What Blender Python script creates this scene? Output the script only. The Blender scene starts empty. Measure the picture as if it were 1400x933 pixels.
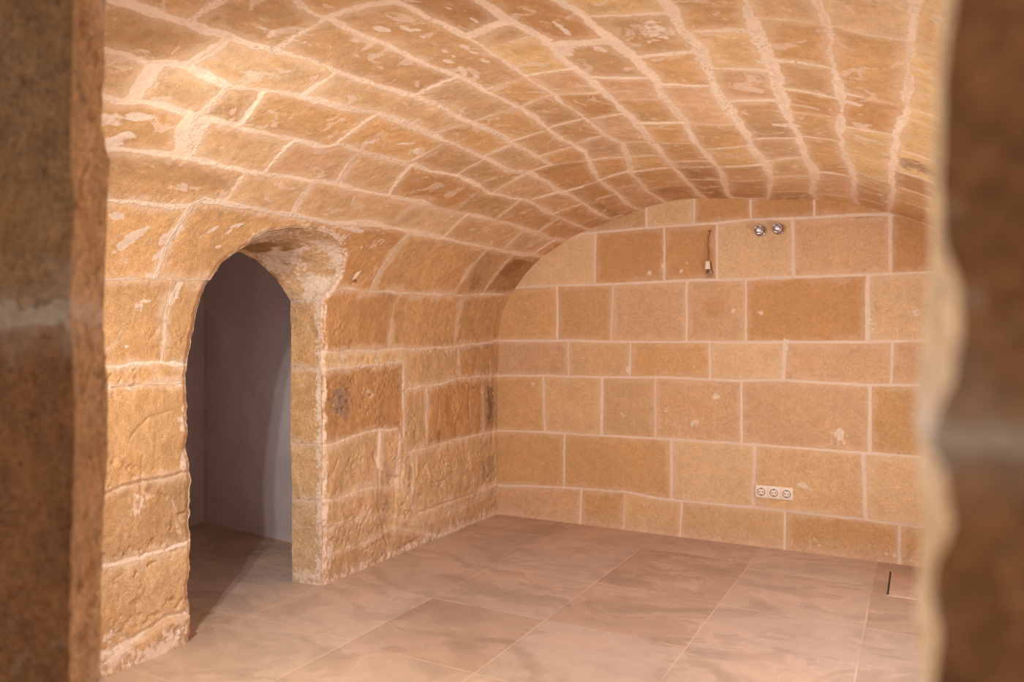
import bpy, math
import numpy as np

# ------------------------------------------------------------------ camera, sky, lights
F_PX, YAW = 1030.0, math.radians(28.4)
CAM = np.array([2.68, -4.74, 1.25])
scn = bpy.context.scene
COL = scn.collection
cd = bpy.data.cameras.new('camera')
cd.sensor_width = 36.0
cd.lens = F_PX / 1400.0 * 36.0
cd.clip_start = 0.02
cd.dof.use_dof = True
cd.dof.focus_distance = 3.2
cd.dof.aperture_fstop = 4.0
cam = bpy.data.objects.new('camera', cd)
cam.location = CAM
cam.rotation_euler = (math.pi / 2, 0, YAW)
COL.objects.link(cam)
scn.camera = cam

world = bpy.data.worlds.new('world')
scn.world = world
world.use_nodes = True
world.node_tree.nodes['Background'].inputs[0].default_value = (1.0, 0.90, 0.82, 1)
world.node_tree.nodes['Background'].inputs[1].default_value = 0.42


def lamp(name, loc, power, color, radius):
    d = bpy.data.lights.new(name, 'POINT')
    d.energy, d.color, d.shadow_soft_size = power, color, radius
    o = bpy.data.objects.new(name, d)
    o.location = loc
    COL.objects.link(o)


def area(name, loc, rot, sx, sy, power, color, spread=180):
    d = bpy.data.lights.new(name, 'AREA')
    d.shape, d.size, d.size_y, d.energy, d.color = 'RECTANGLE', sx, sy, power, color
    d.spread = math.radians(spread)
    o = bpy.data.objects.new(name, d)
    o.location, o.rotation_euler = loc, rot
    COL.objects.link(o)


WARM = (0.95, 0.98, 0.99)


def spot_light(name, loc, aim, power, color, radius, size, blend):
    d = bpy.data.lights.new(name, 'SPOT')
    d.energy, d.color, d.shadow_soft_size, d.spot_size, d.spot_blend = power, color, radius, math.radians(size), blend
    o = bpy.data.objects.new(name, d)
    o.location = loc
    v = np.array(aim, float) - np.array(loc, float)
    o.rotation_euler = (math.acos(-v[2] / np.linalg.norm(v)) * 1.0, 0, math.atan2(v[1], v[0]) - math.pi / 2)
    COL.objects.link(o)


# the pair of spotlights on the front wall, over the left of the opening, plus an added soft fill
for lx in (0.89, 0.80):
    spot_light('wall_spot_light', (lx, -3.86, 1.80), (1.40, -0.6, 0.0), 62, WARM, 0.015, 120, 0.8)
    lamp('wall_lamp_light', (lx, -3.82, 1.66), 0.3, WARM, 0.04)
area('room_fill', (1.5, -3.85, 0.95), (math.radians(90), 0, 0), 2.6, 1.2, 12, WARM)  # added unseen fill, lifts the whole room evenly
area('side_fill', (3.08, -1.9, 0.95), (0, math.radians(90), 0), 1.0, 2.4, 28, WARM)  # added unseen fill to even out left wall and vault
spot_light('jamb_fill_spot', (0.75, -3.6, 1.25), (2.69, -4.47, 1.25), 170, WARM, 0.05, 46, 0.6)  # added only to brighten the edge of the right jamb
area('passage_light', (-0.42, -2.95, 1.2), (math.radians(80), 0, math.radians(4)), 0.35, 0.5, 0.14, (0.86, 0.92, 1.0), 50)

vs = scn.view_settings
vs.view_transform, vs.look, vs.gamma = 'Standard', 'None', 1.0
vs.use_curve_mapping = False
vs.exposure = 0.28
scn.cycles.max_bounces = 10
scn.cycles.diffuse_bounces = 8

# ------------------------------------------------------------------ photo rays -> places
FW = np.array([-math.sin(YAW), math.cos(YAW), 0.0])
RT = np.array([math.cos(YAW), math.sin(YAW), 0.0])


def ray(px, py):
    return FW + (px - 700.0) / F_PX * RT + np.array([0, 0, -(py - 466.5) / F_PX])


def plane_pt(px, py, ax, val):
    r = ray(px, py)
    return CAM + (val - CAM[ax]) / r[ax] * r


# vault cross-section (x, z), from the foot of the left wall over the crown to the right wall
PROF = [(0, -.15), (0, 0), (0, .3), (0, .6), (0, .9), (0, 1.1), (.006, 1.24), (.033, 1.41), (.095, 1.56), (.17, 1.66), (.25, 1.75),
        (.37, 1.845), (.56, 1.95), (.72, 2.01), (.88, 2.06), (1.1, 2.12), (1.3, 2.15), (1.5, 2.145), (1.7, 2.125),
        (1.9, 2.10), (2.14, 2.08), (2.34, 2.04), (2.54, 1.965), (2.73, 1.876), (2.9, 1.75), (3.02, 1.6), (3.12, 1.4),
        (3.16, 1.2), (3.17, 1.0), (3.17, .7), (3.17, .35), (3.17, 0), (3.17, -.15)]


def spline(pts, n=24):
    P = np.array(pts, float)
    out = []
    for i in range(len(P) - 1):
        a, b = P[max(i - 1, 0)], P[i]
        c, d = P[i + 1], P[min(i + 2, len(P) - 1)]
        for u in np.arange(n) / n:
            out.append(.5 * (2 * b + (c - a) * u + (2 * a - 5 * b + 4 * c - d) * u * u + (3 * b - a - 3 * c + d) * u ** 3))
    out.append(P[-1])
    return np.array(out)


PF = spline(PROF)
PS = np.concatenate([[0], np.cumsum(np.hypot(*np.diff(PF, axis=0).T))])
PS -= .15                                          # arc length counts from the floor
PT_ = np.gradient(PF, PS, axis=0)
PT_ /= np.linalg.norm(PT_, axis=1)[:, None]
PN = np.stack([PT_[:, 1], -PT_[:, 0]], 1)          # points into the room


def prof(s):
    return np.stack([np.interp(s, PS, PF[:, 0]), np.interp(s, PS, PF[:, 1])], -1)


def prof_n(s):
    n = np.stack([np.interp(s, PS, PN[:, 0]), np.interp(s, PS, PN[:, 1])], -1)
    return n / np.linalg.norm(n, axis=-1, keepdims=True)


def vault_ts(px, py):
    """where the sight line through a photo point meets wall or vault: (y, arc length)"""
    r = ray(px, py)
    d, c = np.array([r[0], r[2]]), np.array([CAM[0], CAM[2]])
    a, e = PF[:-1], np.diff(PF, axis=0)
    det = d[0] * -e[:, 1] + d[1] * e[:, 0]
    det = np.where(abs(det) < 1e-12, 1e-12, det)
    w = a - c
    k = (w[:, 0] * -e[:, 1] + w[:, 1] * e[:, 0]) / det
    u = (d[0] * w[:, 1] - d[1] * w[:, 0]) / det
    ok = (k > .2) & (u >= -1e-6) & (u <= 1 + 1e-6)
    if not ok.any():
        raise ValueError((px, py))
    i = np.where(ok)[0][np.argmin(k[ok])]
    return CAM[1] + k[i] * r[1], PS[i] + u[i] * (PS[i + 1] - PS[i])


def back_ts(px, py):
    p = plane_pt(px, py, 1, 0.0)
    return p[0], p[2]


def floor_ts(px, py):
    p = plane_pt(px, py, 2, 0.0)
    return p[0], p[1]


# ------------------------------------------------------------------ noise
def _hash(ix, iy, iz, seed):
    h = (ix * 374761393 + iy * 668265263 + iz * 2147483647 + seed * 1274126177).astype(np.uint32)
    h = (h ^ (h >> np.uint32(13))) * np.uint32(1274126177)
    h = h ^ (h >> np.uint32(16))
    return h.astype(np.float32) / np.float32(4294967295.0)


def vnoise(P, freq, seed=0):
    q = np.asarray(P, np.float64) * freq + 1000.37
    i = np.floor(q).astype(np.int64)
    f = (q - i).astype(np.float32)
    f = f * f * (3 - 2 * f)
    out = 0
    for dx in (0, 1):
        for dy in (0, 1):
            for dz in (0, 1):
                w = (f[..., 0] if dx else 1 - f[..., 0]) * (f[..., 1] if dy else 1 - f[..., 1]) * (f[..., 2] if dz else 1 - f[..., 2])
                out = out + w * _hash(i[..., 0] + dx, i[..., 1] + dy, i[..., 2] + dz, seed)
    return out * 2 - 1


def fbm(P, freq, oct=3, seed=0, gain=.5):
    out, a, n = 0, 1.0, 0.0
    for o in range(oct):
        out = out + a * vnoise(P, freq * 2.03 ** o, seed + o * 17)
        n += a
        a *= gain
    return out / n


def sstep(x, a, b):
    u = np.clip((x - a) / (b - a), 0, 1)
    return u * u * (3 - 2 * u)


# ------------------------------------------------------------------ colours (stone, as it is)
def lin(r, g, b):
    c = np.array([r, g, b], float) / 255
    return np.where(c <= .04045, c / 12.92, ((c + .055) / 1.055) ** 2.4)


TONE = {k: lin(*v) for k, v in dict(
    k=(176, 132, 90), d=(190, 142, 94), b=(192, 150, 106), o=(200, 155, 106), t=(204, 164, 120), m=(202, 160, 120),
    g=(199, 159, 118), p=(212, 174, 132), y=(210, 170, 118), l=(206, 170, 130), q=(150, 98, 60), r=(164, 112, 72)).items()}
LIME = lin(224, 198, 174)


def P_(txt):
    return [tuple(float(v) for v in w.split(',')) for w in txt.split()]


class Layout:
    """courses of blocks on a surface with coordinates (t along the courses, s across them)"""

    def __init__(self, conv, hw, chw, auto, seed, pool='totbod'):
        self.conv, self.hw, self.chw, self.auto, self.seed, self.pool = conv, hw, chw, auto, seed, pool
        self.lines, self.cross, self.tones = [], [], []

    def line(self, pts, hw=None, end=None, raw=False):
        q = sorted([p if raw else self.conv(*p) for p in (P_(pts) if isinstance(pts, str) else pts)])
        q = np.array(q, float)
        self.lines.append((q[:, 0], q[:, 1], self.hw if hw is None else hw, 1e9 if end is None else self.conv(*end)[0]))
        return self

    def course(self, crosses, tones):
        """joints as 'x,y x,y [width]; ...' between the line added last and the next one"""
        cs = []
        for c in crosses.split(';'):
            w = c.split()
            if not w:
                continue
            a, b = [self.conv(*P_(v)[0]) for v in w[:2]]
            if a[1] > b[1]:
                a, b = b, a
            cs.append((a[0], b[0], float(w[2]) if len(w) > 2 else self.chw))
        cs.sort(key=lambda c: c[0] + c[1])
        self.cross.append(cs)
        self.tones.append(tones)
        return self

    def eval(self, T, S):
        n = len(self.lines)
        rng = np.random.default_rng(self.seed)
        f = [np.interp(T, l[0], l[1]) for l in self.lines]
        for i in range(1, n):
            f[i] = np.maximum(f[i], f[i - 1] + .004)
        jd = np.full(T.shape, 9.0)
        tone = np.zeros(T.shape + (3,))
        rnd = np.zeros(T.shape)
        for i in range(n):                         # bed joints
            hw = np.where(T > self.lines[i][3], -.05, self.lines[i][2])
            jd = np.minimum(jd, abs(S - f[i]) - hw)
        for i in range(-1, n):
            lo = f[i] if i >= 0 else np.full(T.shape, -1e3)
            hi = f[i + 1] if i + 1 < n else np.full(T.shape, 1e3)
            m = (S >= lo) & (S < hi)
            if i >= 0 and i < len(self.cross):
                cs, tn = list(self.cross[i]), self.tones[i]
            else:
                cs, tn = [], ''
            first = min([min(c[0], c[1]) for c in cs], default=0.0 if self.auto > 0 else 9)
            last = max([max(c[0], c[1]) for c in cs], default=first)
            pre, post = [], []
            x = first
            if self.auto:
                while x > -6:
                    x -= self.auto * rng.uniform(.8, 1.6) * (1.6 if x == first else 1)
                    pre.insert(0, (x, x, self.chw))
                x = last
                while x < 6:
                    x += self.auto * rng.uniform(.8, 1.6)
                    post.append((x, x, self.chw))
            tn = ''.join(rng.choice(list(self.pool)) for _ in pre) + (tn or rng.choice(list(self.pool)))
            cs = pre + cs + post
            while len(tn) < len(cs) + 1:
                tn += rng.choice(list(self.pool))
            if not m.any():
                rng.random(len(cs) + 1)
                continue
            tm, sm = T[m], S[m]
            v = np.clip((sm - lo[m]) / (hi[m] - lo[m]), 0, 1) if i >= 0 and i + 1 < n else np.full(tm.shape, .5)
            idx = np.zeros(tm.shape, int)
            jm = jd[m]
            for c in cs:
                x = c[0] + (c[1] - c[0]) * v
                idx += tm > x
                jm = np.minimum(jm, abs(tm - x) - c[2])
            jd[m] = jm
            cols = np.array([TONE[q] for q in tn])
            rr = rng.random(len(cs) + 1)
            tone[m] = cols[idx] * (1 + (rr[idx] - .5)[:, None] * .10)
            rnd[m] = rr[idx]
        return jd, tone, rnd


def spots(lst, conv, T, S, P, tone, lime, seed=5):
    """marks with a shape of their own: (px, py, half-length, half-height, tilt, colour, strength)"""
    wob = .55 * fbm(P, 26, 2, seed) + .6 * fbm(P, 75, 2, seed + 1)
    for px, py, a, b, tilt, c, k in lst:
        t0, s0 = conv(px, py)
        r = max(a, b) * 1.8
        m = (abs(T - t0) < r) & (abs(S - s0) < r)
        if not m.any():
            continue
        dt, ds = T[m] - t0, S[m] - s0
        ct, st = math.cos(math.radians(tilt)), math.sin(math.radians(tilt))
        q = np.hypot((dt * ct + ds * st) / a, (-dt * st + ds * ct) / b) + wob[m]
        w = k * (1 - sstep(q, .82, 1.05))
        if isinstance(c, str):
            lime[m] = np.maximum(lime[m], w)
        else:
            tone[m] = tone[m] * (1 - w[:, None]) + np.array(c) * w[:, None]


# ------------------------------------------------------------------ mesh making
def grid_mesh(name, V, mats, attrs, mask=None, flip=False, parent=None):
    """V: (n, m, 3) vertices; mask: (n, m) vertices to leave out"""
    n, m = V.shape[:2]
    idx = np.arange(n * m).reshape(n, m)
    q = np.stack([idx[:-1, :-1], idx[1:, :-1], idx[1:, 1:], idx[:-1, 1:]], -1).reshape(-1, 4)
    if flip:
        q = q[:, ::-1]
    V = V.reshape(-1, 3)
    attrs = {k: v.reshape(len(V), -1) for k, v in attrs.items()}
    if mask is not None:
        mk = mask.reshape(-1)
        q = q[~mk[q].any(1)]
        used = np.zeros(len(V), bool)
        used[q] = True
        re = np.cumsum(used) - 1
        q, V = re[q], V[used]
        attrs = {k: v[used] for k, v in attrs.items()}
    return raw_mesh(name, V, q, mats, attrs, parent)


def raw_mesh(name, V, q, mats, attrs, parent=None, smooth=True):
    me = bpy.data.meshes.new(name)
    me.vertices.add(len(V))
    me.vertices.foreach_set('co', np.ascontiguousarray(V, np.float32).ravel())
    me.loops.add(q.size)
    me.loops.foreach_set('vertex_index', np.ascontiguousarray(q, np.int32).ravel())
    me.polygons.add(len(q))
    me.polygons.foreach_set('loop_start', np.arange(0, q.size, 4, dtype=np.int32))
    me.update(calc_edges=True)
    me.polygons.foreach_set('use_smooth', np.full(len(q), smooth))
    for k, v in attrs.items():
        if v.shape[1] == 1:
            a = me.attributes.new(k, 'FLOAT', 'POINT')
            a.data.foreach_set('value', np.ascontiguousarray(v, np.float32).ravel())
        else:
            a = me.attributes.new(k, 'FLOAT_COLOR', 'POINT')
            v = np.concatenate([v, np.ones((len(v), 1))], 1)
            a.data.foreach_set('color', np.ascontiguousarray(v, np.float32).ravel())
    me.materials.append(mats)
    o = bpy.data.objects.new(name, me)
    COL.objects.link(o)
    if parent:
        o.parent = parent
    else:
        o['kind'] = 'structure'
    return o


# ------------------------------------------------------------------ materials
class NT:
    def __init__(self, name):
        self.mat = bpy.data.materials.new(name)
        self.mat.use_nodes = True
        self.t = self.mat.node_tree
        self.b = self.t.nodes['Principled BSDF']

    def n(self, typ, **kw):
        o = self.t.nodes.new(typ)
        for k, v in kw.items():
            setattr(o, k, v)
        return o

    def put(self, sock, v):
        if isinstance(v, bpy.types.NodeSocket):
            self.t.links.new(v, sock)
        elif v is not None:
            sock.default_value = v if not (isinstance(v, (tuple, list, np.ndarray)) and sock.type == 'RGBA') else (*[float(c) for c in v[:3]], 1)

    def attr(self, name):
        return self.n('ShaderNodeAttribute', attribute_name=name)

    def noise(self, vec, scale, detail=3, rough=.5, dist=0):
        o = self.n('ShaderNodeTexNoise')
        self.put(o.inputs['Vector'], vec)
        o.inputs['Scale'].default_value = scale
        o.inputs['Detail'].default_value = detail
        o.inputs['Roughness'].default_value = rough
        o.inputs['Distortion'].default_value = dist
        return o.outputs['Fac']

    def math(self, op, a, b=None, c=None, clamp=False):
        o = self.n('ShaderNodeMath', operation=op, use_clamp=clamp)
        for s, v in zip(o.inputs, (a, b, c)):
            self.put(s, v)
        return o.outputs[0]

    def range(self, v, a, b, c=0.0, d=1.0, smooth=True):
        o = self.n('ShaderNodeMapRange', interpolation_type='SMOOTHSTEP' if smooth else 'LINEAR')
        for s, x in zip(o.inputs, (v, a, b, c, d)):
            self.put(s, x)
        return o.outputs[0]

    def mix(self, f, a, b, mode='MIX'):
        o = self.n('ShaderNodeMix', data_type='RGBA', blend_type=mode)
        self.put(o.inputs[0], f)
        self.put(o.inputs[6], a)
        self.put(o.inputs[7], b)
        return o.outputs[2]

    def scale(self, col, v):
        o = self.n('ShaderNodeVectorMath', operation='SCALE')
        self.put(o.inputs[0], col)
        self.put(o.inputs['Scale'], v)
        return o.outputs[0]

    def coord(self, sx=1, sy=1, sz=1):
        c = self.n('ShaderNodeTexCoord').outputs['Object']
        if (sx, sy, sz) == (1, 1, 1):
            return c
        m = self.n('ShaderNodeMapping')
        m.inputs['Scale'].default_value = (sx, sy, sz)
        self.put(m.inputs['Vector'], c)
        return m.outputs[0]

    def bump(self, h, strength, dist):
        o = self.n('ShaderNodeBump')
        o.inputs['Strength'].default_value = strength
        o.inputs['Distance'].default_value = dist
        self.put(o.inputs['Height'], h)
        self.put(self.b.inputs['Normal'], o.outputs[0])


def stone_mat(name, lime=.35, lime_thr=.60, mortar=(216, 186, 160), edge=.018, bump=.6, grit=.6, mottle=1.0, fine=1.0, stretch=(1, 1, 1), soft=.0025, smear=.4):
    k = NT(name)
    c = k.coord()
    cs = k.coord(*stretch)
    big = k.noise(cs, 3.2, 4, .55)
    mid = k.noise(cs, 17, 6, .62)
    med = k.noise(cs, 55, 4, .6)
    fin = k.noise(c, 210, 3, .6)
    jd = k.attr('jd').outputs['Fac']
    e = k.math('MULTIPLY_ADD', k.math('SUBTRACT', mid, .5), edge, jd)
    e = k.math('MULTIPLY_ADD', k.math('SUBTRACT', med, .5), edge * .75, e)
    e = k.math('MULTIPLY_ADD', k.math('SUBTRACT', fin, .5), .004, e)
    mask = k.range(e, -soft, soft)
    v = k.range(big, .3, .7, 1 - .12 * mottle, 1 + .10 * mottle, False)
    v = k.math('MULTIPLY', v, k.range(mid, .25, .75, 1 - .16 * mottle, 1 + .14 * mottle, False))
    v = k.math('MULTIPLY', v, k.range(fin, .36, .64, 1 - .20 * fine, 1 + .17 * fine, False))
    v = k.math('MULTIPLY', v, k.range(med, .34, .66, 1 - .12 * fine, 1 + .09 * fine, False))
    blk = k.scale(k.attr('tone').outputs['Color'], v)
    warm = k.range(k.noise(cs, 6.5, 5, .6, .6), .50, .68)
    blk = k.mix(k.math('MULTIPLY', warm, .30 * mottle), blk, lin(184, 128, 70))
    pit = k.range(k.noise(c, 70, 5, .7), .36, .30, 0, .55)
    blk = k.mix(pit, blk, lin(128, 86, 50))
    ln = k.noise(cs, 8.5, 8, .68, .8)
    blk = k.mix(k.range(ln, lime_thr, lime_thr + .05, 0, lime), blk, LIME)
    sm = k.math('SUBTRACT', 1.0, k.range(k.math('MULTIPLY_ADD', k.math('SUBTRACT', ln, .5), .16, jd), .0, .040))
    blk = k.mix(k.math('MULTIPLY', sm, smear), blk, lin(*mortar))
    mo = k.scale(k.mix(0.0, lin(*mortar), lin(*mortar)), k.range(mid, .25, .75, .88, 1.08, False))
    gr = k.math('MULTIPLY', k.range(k.noise(c, 110, 3, .6), .55, .63), k.range(big, .45, .6, 0, grit))
    mo = k.mix(gr, mo, lin(150, 120, 98))
    col = k.mix(mask, mo, blk)
    la = k.range(k.math('MULTIPLY_ADD', k.math('SUBTRACT', k.math('ADD', mid, med), 1.0), 1.1, k.attr('lime').outputs['Fac']), .30, .62, 0, .92)
    col = k.mix(la, col, k.scale(k.mix(0.0, LIME, LIME), k.range(med, .3, .7, .86, 1.05, False)))
    k.put(k.b.inputs['Base Color'], col)
    k.b.inputs['Roughness'].default_value = .88
    k.b.inputs['Specular IOR Level'].default_value = .25
    h = k.math('MULTIPLY_ADD', mid, 1.2, k.math('MULTIPLY', med, .7))
    h = k.math('MULTIPLY_ADD', fin, .5, h)
    h = k.math('MULTIPLY_ADD', pit, -.8, h)
    h = k.math('MULTIPLY_ADD', k.math('SUBTRACT', 1.0, mask), k.math('MULTIPLY', med, .9), h)
    k.bump(h, bump, .012)
    return k.mat


M_VAULT = stone_mat('vault_stone', fine=.6, soft=.003, smear=.32, lime=.55, lime_thr=.565, edge=.034, mortar=(228, 199, 170), bump=.24, mottle=1.0)
M_LEFT = stone_mat('old_wall_stone', lime=.40, lime_thr=.62, edge=.022, mortar=(226, 200, 174), bump=.45, mottle=1.1, stretch=(1, 1, .6), soft=.003)
M_BACK = stone_mat('smooth_wall_stone', lime=.30, lime_thr=.69, mortar=(222, 194, 170), edge=.012, bump=.25, smear=.25, grit=.25, mottle=.6, fine=.75)
M_PIER = stone_mat('doorway_stone', lime=.2, lime_thr=.62, edge=.03, bump=.9, mottle=1.6, fine=1.6)
M_REVEAL = stone_mat('door_reveal_stone', lime=.3, lime_thr=.6, edge=.05, bump=.8, mottle=1.2)


def floor_mat():
    k = NT('stone_floor')
    c = k.coord()
    w = k.noise(k.coord(1, 1.2, 1), 1.7, 3, .5)
    sw = k.noise(k.coord(1.0, 1.5, 1), 2.3, 7, .6, 1.3)
    mid = k.noise(c, 14, 5, .6, .5)
    fin = k.noise(c, 160, 3, .6)
    jd = k.attr('jd').outputs['Fac']
    e = k.math('MULTIPLY_ADD', k.math('SUBTRACT', mid, .5), .006, jd)
    mask = k.range(e, -.0012, .0012)
    base = k.attr('tone').outputs['Color']
    col = k.mix(k.range(sw, .26, .66), k.scale(base, .74), k.mix(0.0, base, base))
    vein = k.math('SUBTRACT', 1.0, k.range(k.math('ABSOLUTE', k.math('SUBTRACT', sw, .52)), 0.0, .035))
    col = k.mix(k.math('MULTIPLY', vein, k.range(w, .42, .6, .05, .40)), col, lin(214, 184, 164))
    col = k.mix(k.range(w, .50, .72, 0, .5), col, lin(206, 172, 148))
    col = k.scale(col, k.math('MULTIPLY', k.range(mid, .25, .75, .92, 1.07, False), k.range(fin, .25, .75, .95, 1.05, False)))
    col = k.mix(mask, k.mix(k.range(k.noise(c, 3, 2), .40, .62, .15, .85), col, lin(212, 180, 156)), col)
    k.put(k.b.inputs['Base Color'], col)
    k.put(k.b.inputs['Roughness'], k.range(sw, .35, .65, .42, .6, False))
    k.b.inputs['Specular IOR Level'].default_value = .4
    k.bump(k.math('MULTIPLY_ADD', mask, .5, k.math('MULTIPLY', mid, .6)), .25, .004)
    return k.mat


def plain(name, rgb, rough=.5, metal=0.0, noise=None):
    k = NT(name)
    col = lin(*rgb)
    if noise:
        v = k.range(k.noise(k.coord(), noise, 4, .6), .3, .7, .88, 1.1, False)
        k.put(k.b.inputs['Base Color'], k.scale(k.mix(0.0, col, col), v))
    else:
        k.put(k.b.inputs['Base Color'], col)
    k.b.inputs['Roughness'].default_value = rough
    k.b.inputs['Metallic'].default_value = metal
    return k.mat


def plaster_mat():
    k = NT('grey_plaster')
    c = k.coord()
    v = k.range(k.noise(c, 3, 5, .6), .3, .7, .88, 1.08, False)
    k.put(k.b.inputs['Base Color'], k.scale(k.mix(0.0, lin(208, 193, 190), lin(208, 193, 190)), v))
    k.b.inputs['Roughness'].default_value = .85
    k.bump(k.noise(c, 25, 5, .6), .3, .01)
    return k.mat


M_FLOOR, M_PLASTER = floor_mat(), plaster_mat()

# ------------------------------------------------------------------ left wall and vault: the courses as they lie in the photo
LA = '146,275 180,276 236,282 260,280 280,273 304,276 340,284 380,291 410,296 456,305 512,306 552,315 580,320 620,329 677,341 707,346 739,350'
LB = '152,203 190,207 230,213 280,223 330,234 376,239 414,246 460,251 494,262 536,268 568,275 608,286 640,293 682,302 726,315 750,325 768,328'
LC = '142,134 164,140 196,142 240,150 268,160 304,168 336,178 380,188 410,194 440,202 468,198 496,210 524,216 556,224 590,235 624,240 646,250 668,264 704,271 720,274 740,284 760,296 798,311'
LD = '146,70 176,76 200,86 236,86 260,94 288,108 316,120 350,123 376,126 412,134 452,142 484,151 516,156 550,168 596,187 612,194 636,204 660,215 674,222 696,235 724,236 746,248 764,260 784,269 804,282 826,296'
LE = '162,0 190,6 224,18 256,28 290,42 330,56 378,69 400,77 432,87 466,99 490,108 524,121 566,132 592,143 620,156 646,170 664,177 688,188 704,198 722,206 740,218 754,225 780,243 796,255 812,272 832,285'
LF = '404,-4 414,8 430,18 452,25 472,38 496,48 528,60 558,74 590,90 626,104 658,120 686,136 712,150 732,162 748,176 766,190 784,199 800,208 808,228 818,247 834,258 862,280'
LG = '540,1 560,8 590,25 626,44 650,56 676,74 690,82 718,104 732,114 756,128 768,140 784,150 804,164 816,176 828,185 850,198 856,212 862,235 884,262'
LH = '657,0 692,24 720,40 746,54 760,74 782,90 808,108 824,124 840,140 856,156 878,176 892,194 908,214 922,230 943,253 957,268'
LI = '766,0 788,14 804,28 824,46 850,64 868,78 884,94 900,112 908,132 920,148 936,168 946,189 971,218 986,236 996,268'
LJ = '908,0 920,12 932,40 954,62 966,92 976,120 992,144 1010,170 1020,182 1032,210 1048,226 1054,245 1050,275'
LK = '1020,0 1024,18 1032,36 1042,60 1052,86 1062,112 1070,140 1080,166 1090,186 1100,210 1110,228 1114,244 1110,264'
LL = '1120,0 1128,26 1135,50 1136,80 1144,112 1151,140 1147,170 1150,198 1158,220 1168,244 1166,268'
LM = '1250,11 1250,46 1241,93 1239,150 1225,186 1218,232 1221,257 1215,289'

C_AB = ('334,237 312,270 .006; 426,250 404,288 .011; 560,284 540,308; 634,296 612,320; 708,320 692,338', 'bttptl' + 'b')
C_BC = ('266,165 254,213 .045; 398,198 366,232; 490,210 466,248 .012; 564,226 536,264; 648,264 632,282; 708,274 682,298; 762,298 738,316', 'otmtdbbb')
C_CD = ('200,96 182,138 .022; 310,124 278,156 .010; 346,136 338,166 .012; 510,160 466,194; 606,198 564,222; 662,218 626,240; 720,238 680,260; 765,262 724,274; 796,278 756,292', 'ttboobbttb' + 'b')
C_DE = ('296,60 264,86 .012; 458,100 418,130; 640,170 594,182; 700,198 662,214; 754,225 726,235; 796,255 774,260; 818,275 804,281', 'bttogdb' + 'k')
C_EF = ('312,0 260,20 .014; 450,24 380,68 .012; 626,106 568,131 .006; 712,150 648,166 .002; 746,180 704,191 .004; 782,202 738,212 .005; 800,222 750,226; 818,249 796,255; 834,268 812,274', 'obbgoboddb' + 'k')
C_FG = ('528,2 452,22 .013; 716,106 660,124 .007; 758,130 714,148; 800,162 752,176; 826,186 788,198; 856,216 808,220; 862,234 822,246; 866,256 836,259', 'obobbmob' + 'm')
C_GH = ('700,28 642,49 .016; 728,48 680,62 .004; 778,93 718,104 .007; 818,126 760,130; 856,156 804,164 .010; 890,193 852,196; 904,213 858,215; 916,229 864,236', 'kbymdmtyo')
C_HI = ('818,54 756,62 .020; 888,106 816,104 .008; 902,136 846,136; 926,168 878,169; 938,196 900,196; 938,228 922,230; 975,221 946,221; 990,246 940,246', 'dbmooobk' + 'k')
C_IJ = ('900,20 806,22 .010; 952,70 882,78 .009; 968,118 904,114; 1004,172 946,170; 1018,200 975,204; 1043,225 989,229; 1054,246 996,248', 'ybomoyb' + 'b')
C_JK = ('1028,43 944,41 .007; 1058,100 972,93 .007; 1068,139 1004,138 .009; 1086,190 1024,192; 1096,216 1044,222; 1110,242 1056,243', 'oymbmt' + 't')
C_KL = ('1128,36 1038,24 .007; 1132,93 1060,84; 1144,136 1066,120 .010; 1142,160 1078,153 .003; 1144,194 1096,188; 1164,242 1118,236', 'tobdoo' + 'm')
C_LM = ('1236,54 1139,36 .008; 1232,146 1157,129 .002; 1225,186 1150,171 .010; 1214,252 1170,235 .004; 1216,266 1170,252 .004', 'podytb' + 'o')

VL = Layout(vault_ts, .013, .009, .42, 11, 'totbydt')
for pts, end in ((LA, None), (LB, None), (LC, None), (LD, None), (LE, (756, 226)), (LF, None), (LG, None), (LH, None), (LI, None), (LJ, None), (LK, None), (LL, None), (LM, None)):
    VL.line(pts, .015 if pts in (LH, LI, LJ, LK, LM) else .013, end)
for c in (C_AB, C_BC, C_CD, C_DE, C_EF, C_FG, C_GH, C_HI, C_IJ, C_JK, C_KL, C_LM):
    VL.course(*c)
sM = float(VL.lines[-1][1].mean())
VL.cross.append([(-.55, -.55, .008), (-.95, -.95, .008), (-1.3, -1.3, .006), (-1.7, -1.7, .01), (-2.3, -2.3, .01)])
VL.tones.append('yyykoo')
for j in range(1, 9):
    VL.line([(-5, sM + .27 * j), (-2, sM + .27 * j + .02), (1, sM + .27 * j)], .014, raw=True)

# lower wall, on both sides of the doorway
WL = Layout(vault_ts, .006, .006, 0, 21, 'yoyt')
WL.line('143,905 196,866 225,846 257,838', .003)
WL.course('', 't')
WL.line('139,777 196,762 257,743', .007)
WL.course('', 'b')
WL.line('143,675 196,659 257,645', .001)
WL.course('', 'o')
WL.line('143,532 189,527 261,523', .002)
WL.course('', 'o')
WL.line('143,502 221,496 261,499', .006)
WL.course('236,386 223,496 .006', 'oo')
WL.line('143,382 214,382 286,386', .004)
WL.course('250,300 214,372 .014', 'oo')
WR = Layout(vault_ts, .005, .005, 0, 22, 'totb')
WR.line('470,752 503,743 540,722 600,733', .001)
WR.course('', 't')
WR.line('446,723 507,704 545,708 575,715 640,690 676,672', .001)
WR.course('', 't')
WR.line('443,687 507,668 550,668 557,690 575,702 646,675 676,664', .002)
WR.course('520,600 516,670 .012; 547,612 540,690 .012; 565,620 562,704 .004', 'ttltb')
WR.line('400,607 446,609 470,602 500,591 543,586 551,600 557,620 614,604 657,593 680,590', .004)
WR.course('552,493 552,618 .005; 584,530 584,611 .006; 659,520 661,589 .004', 'dgdb')
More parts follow.
